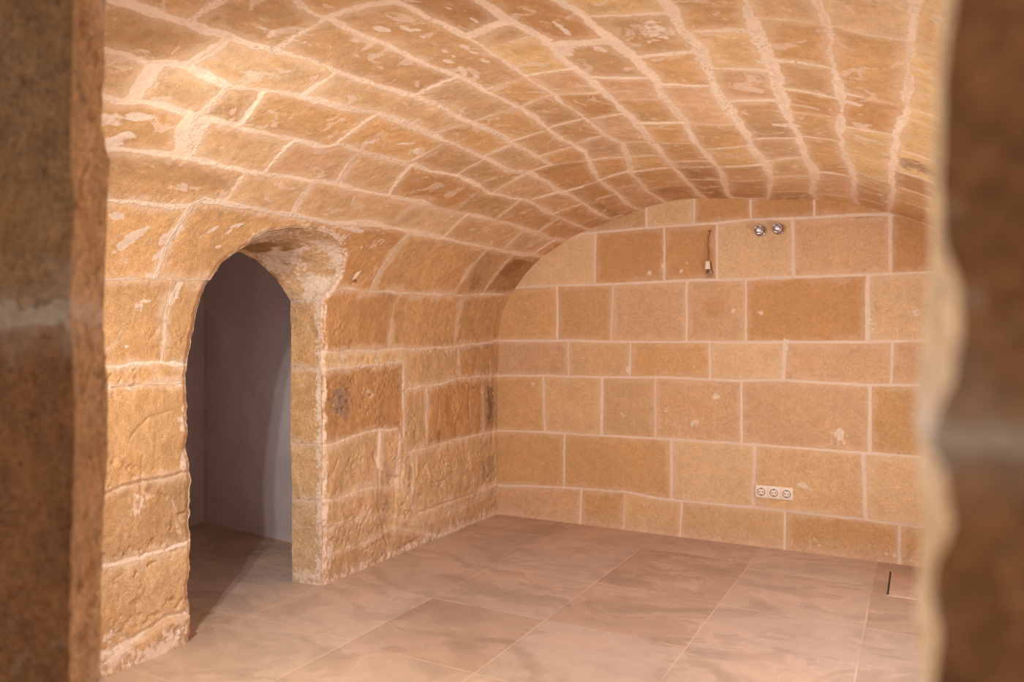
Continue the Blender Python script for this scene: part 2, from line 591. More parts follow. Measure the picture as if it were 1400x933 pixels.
WR.line('400,505 454,505 504,500 550,495 553,515 556,532 586,529 629,518 679,514', .006)
WR.course('552,480 552,530 .004; 627,475 627,518 .004', 'ytb')
WR.line('454,482 529,479 614,475 682,466', .005)
WR.course('545,402 531,477; 632,407 621,472; 697,407 684,460 .003', 'dood')
WR.line('400,412 440,400 468,395 543,400 621,404 700,402', .007)
WR.course('557,321 509,391 .013; 661,343 625,400 .008; 697,345 668,402 .004', 'dobk')
T_DOOR = -2.2


def wall_layout(T, S):
    out = VL.eval(T, S)
    fA = np.interp(T, VL.lines[0][0], VL.lines[0][1])
    for L, side in ((WL, T < T_DOOR), (WR, T >= T_DOOR)):
        m = side & (S < fA)
        if m.any():
            L2 = L
            r = L2.eval(T[m], S[m])
            jd = np.minimum(r[0], abs(S[m] - fA[m]) - .015)
            out[0][m], out[1][m], out[2][m] = jd, r[1], r[2]
    return out


# ------------------------------------------------------------------ doorway outline
DOOR_PX = P_('258,873 262,840 259,800 263,760 261,700 264,655 257,610 259,560 256,520 260,490 266,455 270,430 278,405 288,385 298,368 312,353 330,343 348,327 368,318 400,313 430,315 452,322 466,333 470,348 468,362 464,378 456,390 447,402 442,415 441,460 441,505 442,560 443,610 442,680 443,740 440,805')
DOOR = np.array([vault_ts(*p) for p in DOOR_PX])
DOOR[0, 1] = DOOR[-1, 1] = -.02


def resample(P, n):
    d = np.concatenate([[0], np.cumsum(np.linalg.norm(np.diff(P, axis=0), axis=1))])
    x = np.linspace(0, d[-1], n)
    return np.stack([np.interp(x, d, P[:, i]) for i in range(P.shape[1])], 1)


def in_poly(x, y, P):
    r = np.zeros(x.shape, bool)
    for i in range(len(P)):
        (x1, y1), (x2, y2) = P[i], P[i - 1]
        if y1 == y2:
            continue
        r ^= ((y1 > y) != (y2 > y)) & (x < (x2 - x1) * (y - y1) / (y2 - y1) + x1)
    return r


def near_line(x, y, P):
    """distance to an open polyline and its nearest point"""
    best = np.full(x.shape, 9.0)
    bx, by = np.zeros(x.shape), np.zeros(x.shape)
    for i in range(len(P) - 1):
        a, e = P[i], P[i + 1] - P[i]
        u = np.clip(((x - a[0]) * e[0] + (y - a[1]) * e[1]) / max(e @ e, 1e-12), 0, 1)
        qx, qy = a[0] + u * e[0], a[1] + u * e[1]
        d = np.hypot(x - qx, y - qy)
        m = d < best
        best[m], bx[m], by[m] = d[m], qx[m], qy[m]
    return best, bx, by


ANCHOR = DOOR[-1, 0]
rg = np.random.default_rng(3)
DOORF = resample(DOOR, 420)
_w = fbm(np.stack([DOORF[:, 0], DOORF[:, 1], 0 * DOORF[:, 0]], 1), 22, 3, 77)
_rt = sstep(DOORF[:, 0], -2.0, -1.9)
DOORF[:, 0] += _w * (.012 * (1 - _rt) + .004 * _rt)
DOORF[:, 0] += fbm(np.stack([DOORF[:, 0] * .3, DOORF[:, 1], 0 * DOORF[:, 0]], 1), 60, 3, 78) * .008 * (1 - _rt)
DOORP = np.concatenate([DOORF, [[DOORF[-1, 0], -.3], [DOORF[0, 0], -.3]]])


def axis(parts):
    out = [np.array([parts[0][0]])]
    for a, b, d in parts:
        out.append(np.linspace(a, b, max(2, int(round(abs(b - a) / d)) + 1))[1:])
    return np.concatenate(out)


S_SPLIT = float(np.interp(1.80, PF[:len(PF) // 3, 1], PS[:len(PF) // 3]))
S_VIS = float(PS[np.argmin(abs(PF[:, 0] - 2.85) + (PF[:, 1] < 1.5) * 9)])

V_SPOTS = [(525, 39, .035, .014, 20, 'lime', 1), (553, 37, .03, .010, 0, 'lime', 1), (570, 40, .018, .012, 60, 'lime', 1), (578, 49, .012, .007, 0, 'lime', 1),
           (634, 63, .024, .012, 0, 'lime', 1), (648, 70, .018, .010, 40, 'lime', 1), (608, 68, .014, .009, 0, 'lime', 1), (614, 83, .026, .012, 0, 'lime', 1),
           (620, 75, .012, .006, 0, 'lime', .9), (664, 83, .026, .009, 0, 'lime', 1), (632, 97, .05, .010, -20, 'lime', .9), (650, 104, .02, .007, 0, 'lime', .7),
           (722, 38, .03, .008, 0, 'lime', .9), (770, 38, .05, .010, 0, 'lime', .8), (650, 27, .02, .008, 0, 'lime', .7), (614, 10, .015, .006, 0, 'lime', .6),
           (174, 184, .03, .022, 10, 'lime', .95), (152, 196, .03, .04, 0, 'lime', .9), (190, 160, .05, .02, 20, 'lime', .8), (158, 164, .06, .03, 10, 'lime', .5),
           (555, 197, .035, .014, 30, 'lime', .6), (568, 208, .03, .02, 20, 'lime', .6), (508, 195, .05, .012, 50, 'lime', .55), (366, 41, .04, .012, 10, 'lime', .6),
           (392, 55, .08, .02, 10, 'lime', .4), (890, 42, .10, .05, 0, 'lime', .45), (820, 66, .04, .02, 0, 'lime', .7), (770, 70, .03, .05, 40, 'lime', .7),
           (1076, 172, .03, .05, 0, 'lime', .8), (1160, 140, .02, .04, 0, 'lime', .8), (1052, 86, .03, .03, 0, 'lime', .9),
           (250, 240, .20, .06, 5, lin(178, 136, 92), .8), (170, 240, .12, .06, 0, lin(178, 136, 92), .6), (1250, 228, .10, .10, 0, lin(150, 116, 84), .8),
           (600, 255, .03, .03, 0, lin(196, 160, 132), .5), (566, 246, .03, .03, 0, lin(200, 160, 132), .6), (920, 262, .10, .06, 0, lin(176, 128, 84), .6),
           (280, 118, .15, .05, 0, lin(206, 170, 124), .5), (360, 95, .12, .05, 20, lin(208, 176, 134), .6)]
W_SPOTS = [(468, 553, .075, .085, 0, lin(152, 122, 100), .9), (700, 365, .16, .09, 45, lin(150, 104, 66), .95), (650, 385, .05, .1, 60, lin(160, 116, 74), .6),
           (671, 550, .05, .16, 0, lin(140, 108, 84), .85), (668, 640, .08, .10, 0, lin(150, 116, 90), .5), (668, 472, .05, .03, 0, lin(140, 108, 82), .8),
           (612, 560, .03, .14, 5, lin(160, 108, 66), .55), (640, 555, .012, .12, 0, lin(150, 104, 68), .6), (600, 600, .02, .05, 0, lin(140, 90, 54), .6),
           (487, 377, .035, .014, 60, 'lime', 1), (485, 384, .012, .012, 0, lin(120, 86, 66), .95), (495, 372, .012, .006, 70, lin(150, 100, 70), .8),
           (470, 488, .03, .016, 0, 'lime', .9), (470, 500, .04, .008, 0, 'lime', 1), (455, 340, .10, .05, 60, 'lime', .5), (512, 333, .08, .03, 30, 'lime', .45),
           (420, 297, .10, .025, 0, 'lime', .8), (470, 307, .14, .025, -5, 'lime', .9), (500, 300, .10, .018, 0, 'lime', .8),
           (180, 325, .07, .02, 55, 'lime', .85), (168, 335, .03, .02, 55, 'lime', .8), (160, 297, .03, .02, 0, 'lime', .7), (232, 322, .07, .025, 60, 'lime', .95),
           (220, 345, .06, .02, 60, 'lime', .8), (290, 315, .03, .01, 50, 'lime', .7), (325, 308, .03, .01, 30, 'lime', .8), (312, 318, .02, .006, 60, 'lime', .7),
           (298, 338, .012, .008, 30, 'lime', .8), (278, 322, .03, .006, 50, 'lime', .6), (205, 377, .02, .012, 0, 'lime', .9), (240, 400, .02, .05, -20, 'lime', .7),
           (190, 418, .02, .02, 40, 'lime', .5), (174, 474, .012, .008, 0, 'lime', .7), (200, 412, .02, .008, 0, 'lime', .6), (247, 525, .03, .012, 0, 'lime', .7),
           (178, 530, .02, .012, 0, 'lime', .5), (250, 575, .03, .06, 0, 'lime', .45), (252, 630, .022, .05, 0, 'lime', .6), (190, 690, .06, .05, 0, 'lime', .35),
           (160, 890, .08, .05, 0, 'lime', .55), (215, 885, .12, .05, 20, 'lime', .6), (240, 860, .08, .05, 20, lin(200, 160, 130), .7), (150, 870, .03, .04, 0, 'lime', .6),
           (530, 650, .02, .09, 0, lin(196, 160, 134), .85), (545, 640, .012, .07, 0, 'lime', .5), (558, 650, .02, .08, 0, lin(166, 134, 96), .8), (530, 700, .03, .06, 0, lin(150, 118, 96), .6),
           (600, 668, .02, .03, 0, lin(196, 160, 134), .7), (505, 668, .03, .02, 0, 'lime', .4), (450, 760, .04, .12, 0, 'lime', .5),
           (560, 745, .06, .02, 25, lin(150, 122, 102), .6), (620, 722, .08, .02, 25, lin(176, 144, 120), .5), (500, 765, .05, .03, 0, lin(160, 130, 104), .5)]


CRACKS = [('143,677 170,665 196,659 225,655 257,645', .012, .010), ('195,625 196,660 195,705', .009, .007), ('188,790 187,850', .009, .006), ('235,560 205,570 190,585 178,600', .009, .006),
          ('143,900 165,884 200,865 225,847 245,842 257,834', .022, .016), ('143,535 189,527 230,530 262,523', .008, .005), ('512,620 520,650 517,690 528,720 530,760', .020, .012),
          ('545,605 540,640 545,690 556,706', .016, .010), ('566,625 567,660 564,690 556,706', .014, .014), ('570,702 600,690 640,678 660,670', .012, .012), ('462,628 455,652', .012, .007),
          ('472,754 480,734', .012, .007), ('482,750 503,742', .010, .006), ('545,752 565,742 572,737', .020, .010), ('534,485 541,492', .010, .008), ('497,755 512,745 530,735', .010, .006),
          ('668,490 670,530 676,570 672,610', .026, .012), ('660,630 670,650 660,665', .022, .012), ('652,370 645,396', .014, .004), ('690,410 685,440', .010, .004), ('668,408 660,440', .008, .003),
          ('488,372 482,388', .020, .008), ('596,660 602,680', .016, .010), ('505,700 495,720 490,745', .012, .006), ('600,540 598,600', .012, .005), ('640,535 643,590', .014, .006)]
LEDGES = [('132,940 130,900 165,884 200,865 225,847 258,838 262,886', .022), ('515,640 530,650 545,650 543,700 540,740 525,740 518,700', -.012), ('552,622 572,622 568,660 560,698 552,698 548,660', .009),
          ('590,660 606,655 610,675 598,684', -.008), ('655,640 676,620 678,664 650,672', -.008)]


def vault_part(name, s_axis, t_axis, mat):
    T, S = np.meshgrid(t_axis, s_axis, indexing='ij')
    hole = in_poly(T, S, DOORP)
    dist, nx, ny = near_line(T, S, DOORF)
    # snap the rim of the doorway onto its outline
    nb = np.zeros_like(hole)
    nb[1:] |= hole[:-1]; nb[:-1] |= hole[1:]; nb[:, 1:] |= hole[:, :-1]; nb[:, :-1] |= hole[:, 1:]
    nb[1:, 1:] |= hole[:-1, :-1]; nb[:-1, :-1] |= hole[1:, 1:]; nb[1:, :-1] |= hole[:-1, 1:]; nb[:-1, 1:] |= hole[1:, :-1]
    rim = nb & ~hole & (dist < .02)
    T, S = np.where(rim, nx, T), np.where(rim, ny, S)
    dist = np.where(rim, 0, dist)
    xz, nn = prof(S), prof_n(S)
    P = np.stack([xz[..., 0], T, xz[..., 1]], -1)
    Q = np.stack([S * 0, T, S], -1)
    wt, ws = fbm(Q, 9, 2, 31) * .012 + fbm(Q, 40, 2, 32) * .004, fbm(Q, 9, 2, 33) * .010 + fbm(Q, 40, 2, 34) * .004
    jd, tone, rnd = wall_layout(T + wt * (S > .7), S + ws)
    # smeared mortar: joints swell and shrink
    jd = jd - .016 * np.clip(fbm(Q, 4.5, 2, 41), -.35, 1) * sstep(S, 1.2, 1.7) - .004 * fbm(Q, 12, 2, 42)
    lime = np.zeros(T.shape)
    spots(V_SPOTS if name == 'ceiling' else W_SPOTS + V_SPOTS[16:20], vault_ts, T, S, Q, tone, lime)
    z = P[..., 2]
    low = 1 - sstep(z, .9, 1.5)
    right = (T > -1.9)
    # limewash along the right arris of the doorway, round its head and at the foot of the wall
    band = np.where(right | (z > 1.6), 1 - sstep(dist, .018, .05), .35 * (1 - sstep(dist, .01, .05)))
    band = band * np.where(right & (z < 1.5), .62, .70)
    lime = np.maximum(lime, band * (.75 + .5 * fbm(Q, 7, 2, 51)))
    foot = 1 - sstep(z + .05 * fbm(Q, 14, 3, 52), .01, .10)
    lime = np.maximum(lime, foot * .42)
    tone = tone * (1 - .45 * (foot + (1 - sstep(z, .1, .8)) * .4 * right)[..., None]) + lin(196, 164, 138) * .45 * (foot + (1 - sstep(z, .1, .8)) * .4 * right)[..., None]
    # relief
    amp = .003 + .0035 * low + .004 * low * right * (1 - sstep(z, .45, .9))
    h = fbm(Q, 6, 3, 61) * amp * 1.3 + fbm(Q * np.array([1, 1, .6]), 26, 3, 62) * amp * np.where(z > 1.7, .3, .55)
    rough = sstep(fbm(Q, 6, 2, 68), -.15, .30)
    h -= np.clip(fbm(Q, 48, 3, 69) - .10, 0, 1) * .034 * rough * (.14 + .86 * low)
    h += fbm(Q * np.array([1, 1, .16]), 34, 2, 70) * .0016 * right * (1 - sstep(z, 1.6, 1.9))
    chip = np.clip(fbm(Q, 5, 4, 64) - .25, 0, 1)
    h -= chip * .035 * low
    if name != 'ceiling':
        wq = np.stack([T + wt * .7, S + ws * .7], -1)
        for pts, wd, dp in CRACKS:
            c = np.array([vault_ts(*p) for p in P_(pts)])
            m = (T > c[:, 0].min() - .06) & (T < c[:, 0].max() + .06) & (S > c[:, 1].min() - .06) & (S < c[:, 1].max() + .06)
            if m.any():
                d = near_line(wq[m][:, 0], wq[m][:, 1], c)[0]
                h[m] -= dp * (1 - sstep(d / wd, .15, 1.0)) * (.7 + .6 * fbm(Q[m], 18, 2, 71))
        for pts, hh in LEDGES:
            c = np.array([vault_ts(*p) for p in P_(pts)])
            d = near_line(wq[..., 0], wq[..., 1], np.concatenate([c, c[:1]]))[0]
            sd = np.where(in_poly(wq[..., 0], wq[..., 1], c), d, -d)
            h += hh * sstep(sd, -.004, .008) * (1 + .5 * fbm(Q, 12, 3, 72))
    h += (rnd - .5) * np.where(S > 1.2, .005, .006)
    h -= (1 - sstep(jd, -.004, .010)) * np.where(S > 1.5, .0005, .002)
    h += fbm(Q, 1.1, 2, 65) * .010 * (S > 1.0)
    h -= .016 * (1 - sstep(dist, 0, .030)) * np.where(z < 1.5, 1, .5)
    h = np.where(rim, np.minimum(h, .004), h)
    h = h * sstep(-T, -.03, .05)
    P = P + h[..., None] * np.stack([nn[..., 0], 0 * T, nn[..., 1]], -1)
    if name == 'wall_left':
        keep['rim'] = None
    return grid_mesh(name, P, mat, dict(jd=jd, tone=np.clip(tone, 0, 1), lime=lime), mask=hole)


keep = {}
T_AX = axis([(-4.48, -3.4, .05), (-3.4, -2.9, .006), (-2.9, 0.03, .005)])
vault_part('wall_left', axis([(-.02, S_SPLIT, .005)]), axis([(-4.48, -3.15, .05), (-3.15, .03, .0045)]), M_LEFT)
vault_part('ceiling', axis([(S_SPLIT, S_VIS, .006), (S_VIS, PS[-1] - 1.4, .03)]), T_AX, M_VAULT)
# right wall, mostly behind the doorway pier
sr = axis([(PS[-1] - 1.4, PS[-1] - .13, .03)])
vault_part('wall_right', sr, axis([(-4.48, .03, .03)]), M_LEFT)

# ------------------------------------------------------------------ back wall
BL = Layout(back_ts, .0075, .0065, .45, 31, 'tpob')
BL.line([(-1, -.05), (4, -.05)], .001, raw=True)
BL.course('795,671 793,705; 854,675 852,714; 932,684 930,723; 1073,704 1073,745; 1230,718 1229,764 .008', 'mottoo')
BL.line('682,664 757,666 854,673 900,682 1029,694 1182,711 1257,721')
BL.course('772,594 771,667; 918,602 918,680 .010; 1032,611 1030,693 .010; 1180,621 1184,711 .010', 'ooptp')
BL.line('682,589 743,591 821,596 900,600 1011,607 1186,620 1257,625')
BL.course('743,516 745,591 .008; 823,518 823,596 .010; 896,518 896,596; 1014,521 1014,605; 1189,529 1189,618 .010', 'otgmmo')
BL.line('679,514 746,514 821,516 900,516 1011,521 1071,520 1186,527 1254,527')
BL.course('777,468 777,512; 862,470 861,514; 970,471 970,516; 1073,471 1071,516 .012; 1220,470 1218,525', 'mtopmm')
BL.line('682,466 775,466 896,468 1018,468 1186,468 1261,466')
BL.course('762,393 762,464; 838,391 836,464; 939,386 939,464; 1020,384 1020,464; 1186,377 1186,464 .012', 'oommdp')
BL.line('711,393 761,391 829,389 896,386 939,384 1021,382 1089,379 1186,376 1264,373', .008)
BL.course('814,321 814,386; 908,314 908,384; 980,309 980,382; 1084,302 1085,375 .009; 1217,300 1217,373 .009', 'pddpmd')
BL.line('720,325 808,319 882,312 938,308 979,305 1020,301 1110,298 1170,294 1216,293 1290,290')
BL.course('882,282 886,310; 948,275 950,303; 1026,278 1027,300; 1113,272 1113,296', 'bpdddd')
B_SPOTS = [(888, 373, .020, .022, 60, 'lime', 1), (940, 359, .016, .018, 0, 'lime', .9), (932, 371, .012, .016, 0, 'lime', .9), (906, 366, .012, .02, 0, 'lime', .9),
           (1003, 425, .014, .016, 0, 'lime', .9), (1040, 428, .02, .012, -15, 'lime', 1), (1251, 427, .022, .022, 0, 'lime', 1), (979, 542, .022, .026, 0, 'lime', .95),
           (950, 579, .028, .022, 0, 'lime', .9), (910, 561, .022, .02, 0, 'lime', .7), (925, 587, .03, .035, 0, 'lime', .5), (1147, 597, .05, .06, 30, 'lime', .65),
           (1148, 592, .03, .04, 0, 'lime', 1), (1143, 556, .02, .016, 0, 'lime', .5), (852, 568, .022, .022, 0, 'lime', .9), (729, 527, .016, .02, 0, 'lime', .9),
           (842, 585, .02, .02, 0, 'lime', .4), (1097, 664, .045, .018, -10, 'lime', 1), (1107, 669, .03, .010, -20, 'lime', .9), (1074, 473, .02, .04, 0, 'lime', .9),
           (859, 508, .02, .03, 0, 'lime', .9), (1190, 445, .016, .06, 0, 'lime', .8), (1026, 385, .03, .01, 0, 'lime', .6), (948, 503, .012, .016, 0, 'lime', .5),
           (1100, 745, .12, .022, 0, 'lime', .4), (1210, 762, .14, .03, 0, 'lime', .5), (1110, 738, .05, .02, 0, 'lime', .6), (820, 684, .05, .02, 0, 'lime', .25),
           (974, 422, .07, .06, 0, lin(190, 138, 90), .5), (969, 378, .022, .026, 0, lin(132, 100, 72), .75), (968, 340, .03, .09, 0, lin(176, 124, 80), .5),
           (1190, 296, .09, .012, 0, lin(150, 104, 66), .6)]


def back_wall():
    tx, sx = axis([(-.35, 0.0, .05), (0.0, 2.75, .005), (2.75, 3.4, .03)]), axis([(-.02, 2.32, .005)])
    T, S = np.meshgrid(tx, sx, indexing='ij')
    Q = np.stack([T, T * 0 + 7, S], -1)
    wt, ws = fbm(Q, 9, 2, 31) * .004 + fbm(Q, 45, 2, 32) * .002, fbm(Q, 7, 2, 33) * .004 + fbm(Q, 45, 2, 34) * .002
    jd, tone, rnd = BL.eval(T + wt, S + ws)
    jd = jd - .003 * fbm(Q, 6, 2, 42)
    lime = np.zeros(T.shape)
    spots(B_SPOTS, back_ts, T, S, Q, tone, lime, 6)
    lime *= .62
    foot = 1 - sstep(S + .04 * fbm(Q, 8, 3, 52), .0, .13)
    tone = tone * (1 - .6 * foot[..., None]) + lin(208, 172, 144) * .6 * foot[..., None]
    h = fbm(Q, 7, 3, 61) * .0025 + fbm(Q, 40, 2, 62) * .0008 + (rnd - .5) * .004
    h -= (1 - sstep(jd, -.003, .006)) * .0022
    h += (1 - sstep(S, 0, .03)) * .006
    P = np.stack([T, -h, S], -1)
    return grid_mesh('wall_back', P, M_BACK, dict(jd=jd, tone=np.clip(tone, 0, 1), lime=lime))


back_wall()


# ------------------------------------------------------------------ floor
def floor():
    tx = axis([(-2.3, -.5, .02), (-.5, 2.75, .005), (2.75, 4.2, .05)])
    sy = axis([(-6.2, -3.4, .05), (-3.4, .12, .005)])
    X, Y = np.meshgrid(tx, sy, indexing='ij')
    Q = np.stack([X, Y, X * 0], -1)
    xs = [-1.85, -1.24, -.62, .0, .597, 1.208, 1.845, 2.47, 3.08]
    rows = {3: [-.40, -1.106, -1.70, -2.30], 4: [-.43, -1.115, -1.70, -2.315], 5: [-.36, -1.11, -1.70, -2.32], 6: [-.49, -1.135, -1.76, -2.36], 7: [-1.12, -1.72, -2.3]}
    rng = np.random.default_rng(8)
    col = np.digitize(X + .002 * fbm(Q, 5, 2, 3), xs)
    jd = np.full(X.shape, 9.0)
    wx = X + .003 * fbm(Q, 5, 2, 3)
    for x in xs:
        jd = np.minimum(jd, abs(wx - x) - .0035)
    tone = np.zeros(X.shape + (3,))
    pal = [lin(190, 158, 138), lin(196, 166, 146), lin(184, 150, 128), lin(198, 166, 142), lin(188, 158, 140)]
    for c in range(0, len(xs) + 1):
        m = col == c
        if not m.any():
            continue
        ys = list(rows.get(c - 1, [-.5, -1.1, -1.71, -2.33]))
        while ys[-1] > -6.5:
            ys.append(ys[-1] - .61)
        ys = np.array(sorted(ys))
        y = Y[m] + .003 * fbm(Q[m], 5, 2, 4)
        r = np.digitize(y, ys)
        jm = jd[m]
        for v in ys:
            jm = np.minimum(jm, abs(y - v) - .0035)
        jd[m] = jm
        cc = np.array([pal[rng.integers(5)] * rng.uniform(.96, 1.04) for _ in range(len(ys) + 1)])
        tone[m] = cc[r]
    # paler tan towards the near end and beside the left wall
    w = sstep(-Y + .35 * fbm(Q, 2, 3, 9), 1.9, 2.9)[..., None]
    tone = tone * (1 - .6 * w) + lin(206, 170, 132) * .6 * w
    w2 = (sstep(-X, -.5, -.1) * sstep(X, -.3, 0))[..., None] * .5
    tone = tone * (1 - w2) + lin(200, 164, 134) * w2
    tone = np.clip(tone * np.array([1.0, 1.06, 1.10]), 0, 1)
    h = .002 * fbm(Q, 2.5, 3, 5) - (1 - sstep(jd, -.001, .003)) * .0008
    edge = np.minimum(abs(X), abs(Y))
    return grid_mesh('floor', np.stack([X, Y, h], -1), M_FLOOR, dict(jd=jd, tone=tone))


floor()

# ------------------------------------------------------------------ doorway reveal (the thickness of the left wall)
BACK_PX = P_('398,450 397,412 388,398 375,378 360,363 345,352 330,345')
def reveal():
    n, m = len(DOORF), 44
    rb = [plane_pt(*p, 0, -.18)[1:] for p in BACK_PX]                      # springing .. crown of the far edge
    top = rb[-1]
    lf = [(2 * top[0] - p[0] - .03, p[1]) for p in rb[:-1]]
    far = np.array([(-2.60, -.02), (-2.61, .4), (-2.60, .8), (-2.60, 1.1)] + lf + rb[::-1] + [(-1.855, 1.1), (-1.858, .745), (-1.848, .5), (-1.849, .195), (-1.844, -.02)])
    kf = [0, np.argmin(np.hypot(*(DOORF - vault_ts(260, 490)).T)), np.argmin(np.hypot(*(DOORF - vault_ts(385, 315)).T)), np.argmin(np.hypot(*(DOORF - vault_ts(442, 415)).T)), n - 1]
    fd = np.concatenate([[0], np.cumsum(np.linalg.norm(np.diff(far, axis=0), axis=1))])
    kb = [0, fd[3], fd[3 + len(lf) + 1], fd[-7], fd[-1]]
    u = np.interp(np.arange(n), kf, kb)
    B = np.stack([np.interp(u, fd, far[:, 0]), np.interp(u, fd, far[:, 1])], 1)
    B3 = np.stack([np.full(n, -.18), B[:, 0], B[:, 1]], 1)
    xz, nn = prof(DOORF[:, 1]), prof_n(DOORF[:, 1])
    F3 = np.stack([xz[:, 0], DOORF[:, 0], xz[:, 1]], 1)
    sink = -.013 * np.where(F3[:, 2] < 1.5, 1, .5)
    F3 = F3 + sink[:, None] * np.stack([nn[:, 0], 0 * sink, nn[:, 1]], 1)
    v = np.linspace(0, 1, m)
    V = F3[:, None] * (1 - v)[None, :, None] + B3[:, None] * v[None, :, None]
    ax = np.gradient(F3 * .5 + B3 * .5, axis=0)
    nrm = np.stack([0 * ax[:, 0], ax[:, 2], -ax[:, 1]], 1)
    nrm /= np.maximum(np.linalg.norm(nrm, axis=1), 1e-9)[:, None]
    z = V[..., 2]
    h = fbm(V, 10, 3, 90) * .010 + fbm(V, 38, 3, 91) * .004
    h *= np.where(z > 1.35, 1.0, .45) * sstep(v, 0, .12)[None]
    V = V + nrm[:, None] * h[..., None]
    # stones of the jamb by height, limewash on the arch
    zs = np.array([.428, .719, 1.106, 1.456])
    jd = np.full(z.shape, 9.0)
    for q in zs:
        jd = np.minimum(jd, abs(z + .004 * fbm(V, 14, 2, 92) - q) - .005)
    tone = np.array([TONE['l'], TONE['t'], TONE['o'], TONE['o'], TONE['t']])[np.digitize(z, zs)]
    arch = sstep(z + .05 * fbm(V, 9, 2, 93), 1.42, 1.50)
    lime = arch * (.40 + .75 * fbm(V * np.array([1.6, 1, 1]), 7, 3, 94)) 
    lime = np.maximum(lime, (1 - sstep(v, .05, .38))[None] * .57 * (z < 1.5))
    lime = np.maximum(lime, .55 * (1 - sstep(z + .05 * fbm(V, 10, 2, 95), .02, .14)))
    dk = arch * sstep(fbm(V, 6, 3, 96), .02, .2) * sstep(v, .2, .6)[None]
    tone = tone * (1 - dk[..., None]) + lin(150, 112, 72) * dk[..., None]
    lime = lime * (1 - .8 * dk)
    grid_mesh('trim_doorway', V, M_REVEAL, dict(jd=jd, tone=tone, lime=np.clip(lime, 0, 1)))


reveal()


# ------------------------------------------------------------------ small room beyond the doorway
def slab(name, pts, z0, z1, mat):
    """wall of real thickness from a plan outline, its faces finely divided and uneven"""
    P = np.array(pts + [pts[0]], float)
    per = resample(P, 260)
    zz = np.linspace(z0, z1, 90)
    V = np.stack([np.repeat(per[:, None, 0], 90, 1), np.repeat(per[:, None, 1], 90, 1), np.repeat(zz[None], 260, 0)], -1)
    d = np.roll(per, -1, 0) - np.roll(per, 1, 0)
    nrm = np.stack([d[:, 1], -d[:, 0]], 1)
    nrm[0] = nrm[-1] = 0
    nrm /= np.maximum(np.linalg.norm(nrm, axis=1), 1e-6)[:, None]
    h = fbm(V, 3, 3, 70) * .010
    V[..., :2] += nrm[:, None] * h[..., None]
    z = np.zeros(V.shape[:2])
    return grid_mesh(name, V, mat, dict(jd=z + 1))


slab('wall_passage_side', [(-.182, -1.355), (-1.85, -1.155), (-1.85, -1.0), (-.182, -1.10)], -.02, 2.12, M_PLASTER)
slab('wall_passage_end', [(-1.655, -1.18), (-1.60, -3.3), (-1.78, -3.3), (-1.80, -1.10)], -.02, 2.12, M_PLASTER)
slab('wall_passage_near', [(-1.70, -3.1), (-.182, -3.1), (-.182, -3.3), (-1.70, -3.3)], -.02, 2.12, M_PLASTER)
slab('wall_passage_front', [(-.185, -3.2), (-.185, -2.64), (-.30, -2.64), (-.30, -3.2)], -.02, 2.12, M_PLASTER)
cx, cy = np.meshgrid(np.linspace(-1.82, -.17, 60), np.linspace(-3.35, -1.0, 60), indexing='ij')
cz = 2.08 + .03 * np.cos((cx + 1) * 2)
grid_mesh('ceiling_passage', np.stack([cx, cy, cz], -1), M_PLASTER, dict(jd=cx * 0 + 1), flip=True)


